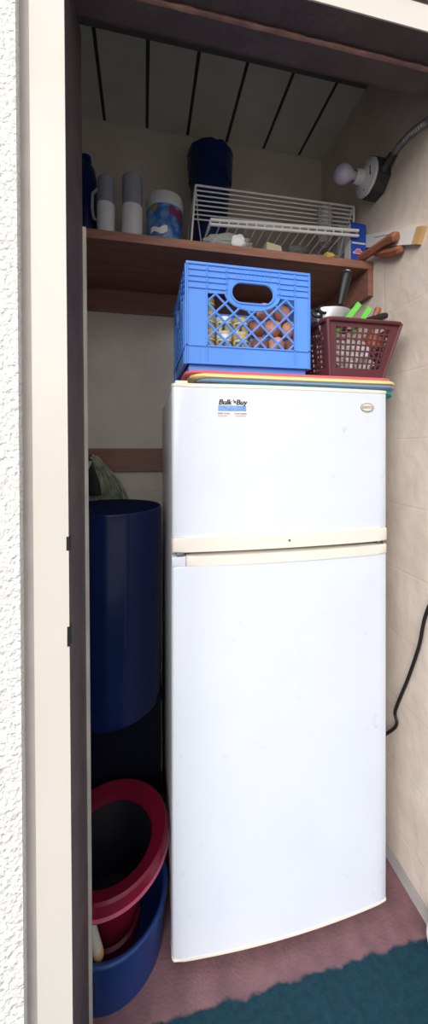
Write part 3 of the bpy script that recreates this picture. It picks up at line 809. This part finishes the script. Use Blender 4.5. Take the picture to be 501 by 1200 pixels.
tag(obj('dark_cloth', MB().blob((wa.x+.005, 1.10, ZS+.026), .04, .03, .0255, .3, 2.4, 8, 3), M['gasket']), 'dark grey crumpled cloth under the wire rack', 'cloth')
wa = P(385, 296, 1.075)
tag(obj('yellow_wrapper', MB().blob((wa.x, 1.078, ZS+.014), .018, .014, .0138, .5, 3, 4, 3), M['yellowbit']), 'small crumpled yellow wrapper at the shelf front', 'wrapper')

# brown wood pieces poking over the right end of the shelf
def wood(name, pts, rad, label, flat=.6):
    b = MB(); b.tube(pts, rad, 6)
    for v in b.bm.verts: v.co.x = pts[0][0]+(v.co.x-pts[0][0])*1.0
    return tag(obj(name, b, M['brownwood'], angle=25), label, 'wood', 'brown wood pieces at the shelf end')
def W(u, v, X): return PXW(u, v, X)
a0 = Vector((.722, 1.25, ZS+.012)); a1 = Vector((.728, 1.06, ZS+.016))
wood('wood_piece', [a0, a1, W(440, 291, .735), W(450, 284, .738), W(458, 280, .738), W(463, 277.5, .738), W(464.5, 277, .738)], [.010,.014,.0135,.014,.0165,.016,.010], 'brown wooden handle, upper one poking over shelf end')
b0 = W(439, 297.5, .748)
wood('wood_piece', [b0, W(449, 297, .748), W(459, 296, .748), W(467, 293, .748), W(469.5, 292, .748)], [.008,.0125,.0135,.0135,.008], 'shorter brown wooden piece, lower one beside shelf end')
# white plank leaning there
Xp = .757
cA, cB = Vector((Xp, 1.13, HC+.742)), W(486.5, 276.5, Xp)
dirv = (cB-cA).normalized(); nv = Vector((0, -dirv.z, dirv.y)); nv = nv if nv.z > 0 else -nv
hw = .0215; th = .0075
pk = thing('white_plank', 'white painted plank with bare tan end leaning at shelf\'s right end', 'plank', (Xp, 1.0, cB.z-.02))
def plk(a, b_, h0, h1, grow=0):
    return MB().hexa([a-nv*h0+Vector((-th,0,0)), b_-nv*h1+Vector((-th,0,0)), b_-nv*h1+Vector((th,0,0)), a-nv*h0+Vector((th,0,0)),
                      a+nv*h0+Vector((-th,0,0)), b_+nv*h1+Vector((-th,0,0)), b_+nv*h1+Vector((th,0,0)), a+nv*h0+Vector((th,0,0))])
obj('painted_length', plk(cA, cB, hw*.9, hw), M['plank'], pk, False)
obj('bare_end', plk(cB, cB+dirv*.025, hw, hw*1.02), M['tan'], pk, False, label='unpainted tan end')
obj('pencil_line', MB().tube([cA.lerp(cB, .35)+nv*.008+Vector((-th,0,0)), cA.lerp(cB, .72)+nv*.012+Vector((-th,0,0))], .0009, 6), M['gasket'], pk)

# ============================================================= lamp on the right wall
ly, lz = 1.02, HC+.885
lp_ = thing('wall_lamp', 'bare bulb in porcelain holder on black box, right wall', 'lamp', (XR, ly, lz))
oc = MB()
pts = [(.058*math.cos(PI/8+PI/4*k), .062*math.sin(PI/8+PI/4*k)) for k in range(8)]
A = [oc.bm.verts.new((XR-.001, ly+p[0], lz+p[1])) for p in pts]; B = [oc.bm.verts.new((XR-.044, ly+p[0], lz+p[1])) for p in pts]
oc.bm.faces.new(A); oc.bm.faces.new(B[::-1])
for k in range(8): oc.bm.faces.new((A[k], A[(k+1)%8], B[(k+1)%8], B[k]))
obj('junction_box', oc, M['box'], lp_, False)
lx = XR-.044
obj('lampholder', MB().lathe([(0,0),(.053,0),(.056,-.004),(.053,-.01),(.034,-.018),(.023,-.026),(.021,-.046),(.0185,-.05),(.0165,-.05),(.0165,-.02),(0,-.02)], (lx, ly, lz), 40, 'X'), M['porcelain'], lp_)
for s_ in (-1, 1):
    obj('screw_slot', MB().box(lx-.016, lx-.009, ly-.004, ly+.004, lz+s_*.038-.0035, lz+s_*.038+.0035), M['dark'], lp_, False)
obj('pull_slot', MB().box(lx-.0185, lx-.0105, ly-.036, ly-.033, lz-.016, lz+.012), M['dark'], lp_, False)
bu = obj('bulb', MB().lathe([(.0125,-.046),(.0135,-.056),(.018,-.064),(.026,-.074),(.0295,-.086),(.0285,-.098),(.0235,-.109),(.015,-.1165),(.006,-.119),(0,-.1195)], (lx, ly, lz), 32, 'X'), M['frost'], lp_)
obj('bulb_base', MB().lathe([(0,-.022),(.0128,-.022),(.0128,-.046)], (lx, ly, lz), 24, 'X'), M['metal'], bu)
# flexible conduit
cp = [W(452, 193, XR-.02), W(460, 180, XR-.014), W(470, 167, XR-.0125), W(480, 157, XR-.0125), W(490, 149, XR-.0125), W(501, 141.5, XR-.0125), Vector((XR-.0125, YI+.001, HC+.883))]
def spline(pts, n):
    out = []
    for i in range(len(pts)-1):
        p0 = pts[max(i-1,0)]; p1 = pts[i]; p2 = pts[i+1]; p3 = pts[min(i+2,len(pts)-1)]
        for k in range(n):
            t = k/n
            out.append(.5*((2*p1)+(-p0+p2)*t+(2*p0-5*p1+4*p2-p3)*t*t+(-p0+3*p1-3*p2+p3)*t**3))
    return out+[pts[-1]]
cs = spline(cp, 16)
obj('flex_conduit', MB().tube(cs, [.0106 if (i//2) % 2 else .0074 for i in range(len(cs))], 12), M['conduit'], lp_, angle=25, label='ribbed grey flexible conduit')
obj('conduit_collar', MB().tube([cp[0]+(cp[0]-cp[1])*.6, cp[0], cp[1]], [.016,.0155,.0125], 12), M['box'], lp_)
# black power cord
pc_ = [Vector((XR-.008, .70, HC-.20)), W(501, 712, XR-.008), W(490, 757, XR-.008), W(478, 793, XR-.008), W(469, 815, XR-.008), W(462, 834, XR-.009), W(458, 856, XR-.012), Vector((.725, 1.16, HC-1.1)), Vector((.715, 1.36, HC-1.16))]
tag(obj('power_cord', MB().tube(spline(pc_, 8), .0045, 8), M['cord']), 'black power cord running down the right wall behind refrigerator', 'cord')

# ============================================================= left side: barrel and its neighbours
bx_, by_, R_ = -.105, 1.19, .166
zr = HC-.186; zb_ = HC-.81
br = thing('plastic_barrel', 'tall navy blue plastic barrel left of the refrigerator', 'barrel', (bx_, by_, zb_))
obj('body', MB().lathe([(0,zb_),(R_*.955,zb_),(R_*.97,zb_+.012),(R_*.985,zr-.03),(R_*.985,zr-.012),(R_*.975,zr-.006),(R_*.955,zr-.006),(R_*.94,zb_+.02),(0,zb_+.02)], (bx_, by_, 0), 72), M['barrel'], br)
obj('lid', MB().lathe([(0,zr+.002),(R_*.4,zr+.001),(R_*.7,zr-.0015),(R_*.9,zr-.0045),(R_*.953,zr-.0065),(R_*.95,zr-.016),(0,zr-.016)], (bx_, by_, 0), 64), M['navylid'], br)
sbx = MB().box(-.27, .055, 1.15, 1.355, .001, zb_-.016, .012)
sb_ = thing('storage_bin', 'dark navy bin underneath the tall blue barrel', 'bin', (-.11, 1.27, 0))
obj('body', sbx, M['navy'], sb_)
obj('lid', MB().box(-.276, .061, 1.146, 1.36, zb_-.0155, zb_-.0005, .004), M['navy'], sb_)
# mop leaning behind the barrel
mh = P(112, 534, 1.375)
mp_ = thing('string_mop', 'grey green string mop leaning head up behind barrel', 'mop', (mh.x, 1.375, 0))
obj('handle', MB().tube([(mh.x-.15, 1.38, .012), (mh.x-.035, 1.38, mh.z-.1), (mh.x-.02, 1.378, mh.z-.02)], .0095, 10), M['greywood'], mp_)
obj('clamp', MB().lathe([(0,mh.z+.004),(.008,mh.z-.004),(.03,mh.z-.075),(.042,mh.z-.15),(0,mh.z-.15)], (mh.x-.02, 1.374, 0), 20, sy=.22), M['black'], mp_, label='dark clamp')
ym = MB()
for k in range(34):
    f_ = random.random(); sp_ = random.uniform(.02, .135); y0 = 1.38+random.uniform(-.006, .006)
    L_ = random.uniform(.10, .2)
    a = Vector((mh.x-.012+random.uniform(-.01,.014), y0, mh.z+random.uniform(-.015,.004)))
    p2 = a+Vector((sp_*.3, random.uniform(-.004,.004), -.028-.02*f_)); p3 = a+Vector((sp_*.72, random.uniform(-.004,.004), -.08-.03*f_)); p4 = a+Vector((sp_, random.uniform(-.004,.004), -.10-L_*.6))
    ym.tube(spline([a, p2, p3, p4], 5), .0052, 6)
obj('yarn', ym, M['mop'], mp_)
# blue tub
tx, ty, tr, tz = -.083, .957, .142, .128
tu = thing('blue_tub', 'round blue tub on the floor in the lower left corner', 'tub', (tx, ty, 0))
obj('body', MB().lathe([(0,.001),(tr*.945,.001),(tr*.955,.008),(tr*.99,tz-.01),(tr*.965,tz-.01),(tr*.93,.012),(0,.010)], (tx, ty, 0), 64), M['tub'], tu)
obj('rim', MB().loop([(tx+tr*.985*math.cos(2*PI*k/64), ty+tr*.985*math.sin(2*PI*k/64), tz-.006) for k in range(64)], .007, 10), M['tub'], tu)
# red bucket standing in it
rx, ry, rz, rR = -.088, .967, .265, .152
rbk = thing('red_bucket', 'dark red bucket with wide flat rim standing in blue tub', 'bucket', (rx, ry, .0125))
def slant(b):
    for v in b.bm.verts:
        if v.co.z > .06: v.co.z += .06*(v.co.x-rx)*min(1, (v.co.z-.06)/.16)
    return b
obj('body', slant(MB().lathe([(0,.0125),(.074,.0125),(.079,.018),(.079,.05),(.072,.054),(.11,rz-.034)], (rx, ry, 0), 56)), M['red'], rbk)
obj('wide_rim', slant(MB().lathe([(.108,rz-.026),(.112,rz-.014),(.132,rz-.006),(rR-.006,rz),(rR,rz-.004),(rR+.001,rz-.034),(rR-.004,rz-.036),(rR-.006,rz-.01),(.132,rz-.016),(.113,rz-.036)], (rx, ry, 0), 72)), M['red'], rbk)
obj('rim_lip', slant(MB().loop([(rx+(rR+.001)*math.cos(2*PI*k/72), ry+(rR+.001)*math.sin(2*PI*k/72), rz-.033) for k in range(72)], .0042, 8)), M['redlip'], rbk, label='glossy paler lip')
obj('liner', slant(MB().lathe([(.1075,rz-.027),(.092,rz-.07),(.06,.08),(0,.08)], (rx, ry, 0), 48)), M['liner'], rbk, label='black lined inside')
# stick
s1 = P(115, 1120, .843); s0 = P(100, 1066, .832)
dv = (s0-s1).normalized()
stk = thing('wooden_stick', 'pale grey stick with tan tip leaning in blue tub', 'stick', s1)
obj('shaft', MB().tube([s1+dv*.022, s1+dv*.115], .0125, 14), M['greywood'], stk)
obj('tip', MB().tube([s1-dv*.008, s1-dv*.004, s1+dv*.004, s1+dv*.022], [.005,.0105,.0128,.0128], 14), M['tan'], stk, label='bare tan tip')
# small white jar at right edge
jx, jy = .7385, .762
wj = thing('white_jar', 'small rounded white jar on floor at the right edge', 'jar', (jx, jy, 0))
obj('body', MB().lathe([(0,.001),(.016,.001),(.022,.01),(.0255,.03),(.024,.05),(.018,.06),(0,.06)], (jx, jy, 0), 28), M['white'], wj)
obj('lid', MB().lathe([(0,.0595),(.0185,.0595),(.0185,.07),(.017,.072),(0,.072)], (jx, jy, 0), 28), M['white'], wj)

# ============================================================= light
wd = bpy.data.worlds.new('overcast_sky'); S.world = wd; wd.use_nodes = True
nt = wd.node_tree; N = nt.nodes; L = nt.links
bg = N['Background']
tc = N.new('ShaderNodeTexCoord'); sep = N.new('ShaderNodeSeparateXYZ'); L.new(tc.outputs['Generated'], sep.inputs[0])
r = N.new('ShaderNodeValToRGB')
e = r.color_ramp.elements
e[0].position = 0; e[0].color = (.22, .21, .2, 1)
e[1].position = 1; e[1].color = (.80, .90, 1.06, 1)
k1 = e.new(.22); k1.color = (.62, .6, .58, 1)
k2 = e.new(.45); k2.color = (2.7, 2.65, 2.62, 1)
L.new(sep.outputs['Z'], r.inputs['Fac']); L.new(r.outputs['Color'], bg.inputs['Color'])
mr = N.new('ShaderNodeMapRange'); mr.inputs['From Min'].default_value = -.9; mr.inputs['From Max'].default_value = .5
mr.inputs['To Min'].default_value = 1.15; mr.inputs['To Max'].default_value = .4
L.new(sep.outputs['X'], mr.inputs['Value']); L.new(mr.outputs['Result'], bg.inputs['Strength'])
bg.inputs['Strength'].default_value = 0.75
sl = bpy.data.lights.new('hazy_sun', 'SUN'); sl.energy = 1.7; sl.angle = math.radians(45); sl.color = (1, .96, .9)
so = bpy.data.objects.new('hazy_sun', sl); COL.objects.link(so); so.location = (-3, -4, 3)
dirn = Vector((.58, .80, -.40))
so.rotation_euler = dirn.to_track_quat('-Z', 'Y').to_euler()

# ============================================================= camera and view
cam = bpy.data.cameras.new('camera'); co = bpy.data.objects.new('camera', cam); COL.objects.link(co)
co.location = (0, 0, HC); co.rotation_euler = (PI/2, 0, -YAW)
cam.sensor_fit = 'HORIZONTAL'; cam.sensor_width = 36; cam.lens = F/501*36
cam.shift_y = -75/501; cam.clip_start = .01
S.camera = co
vs = S.view_settings
vs.view_transform = 'Standard'; vs.look = 'None'; vs.gamma = 1; vs.use_curve_mapping = False
vs.exposure = 0.43
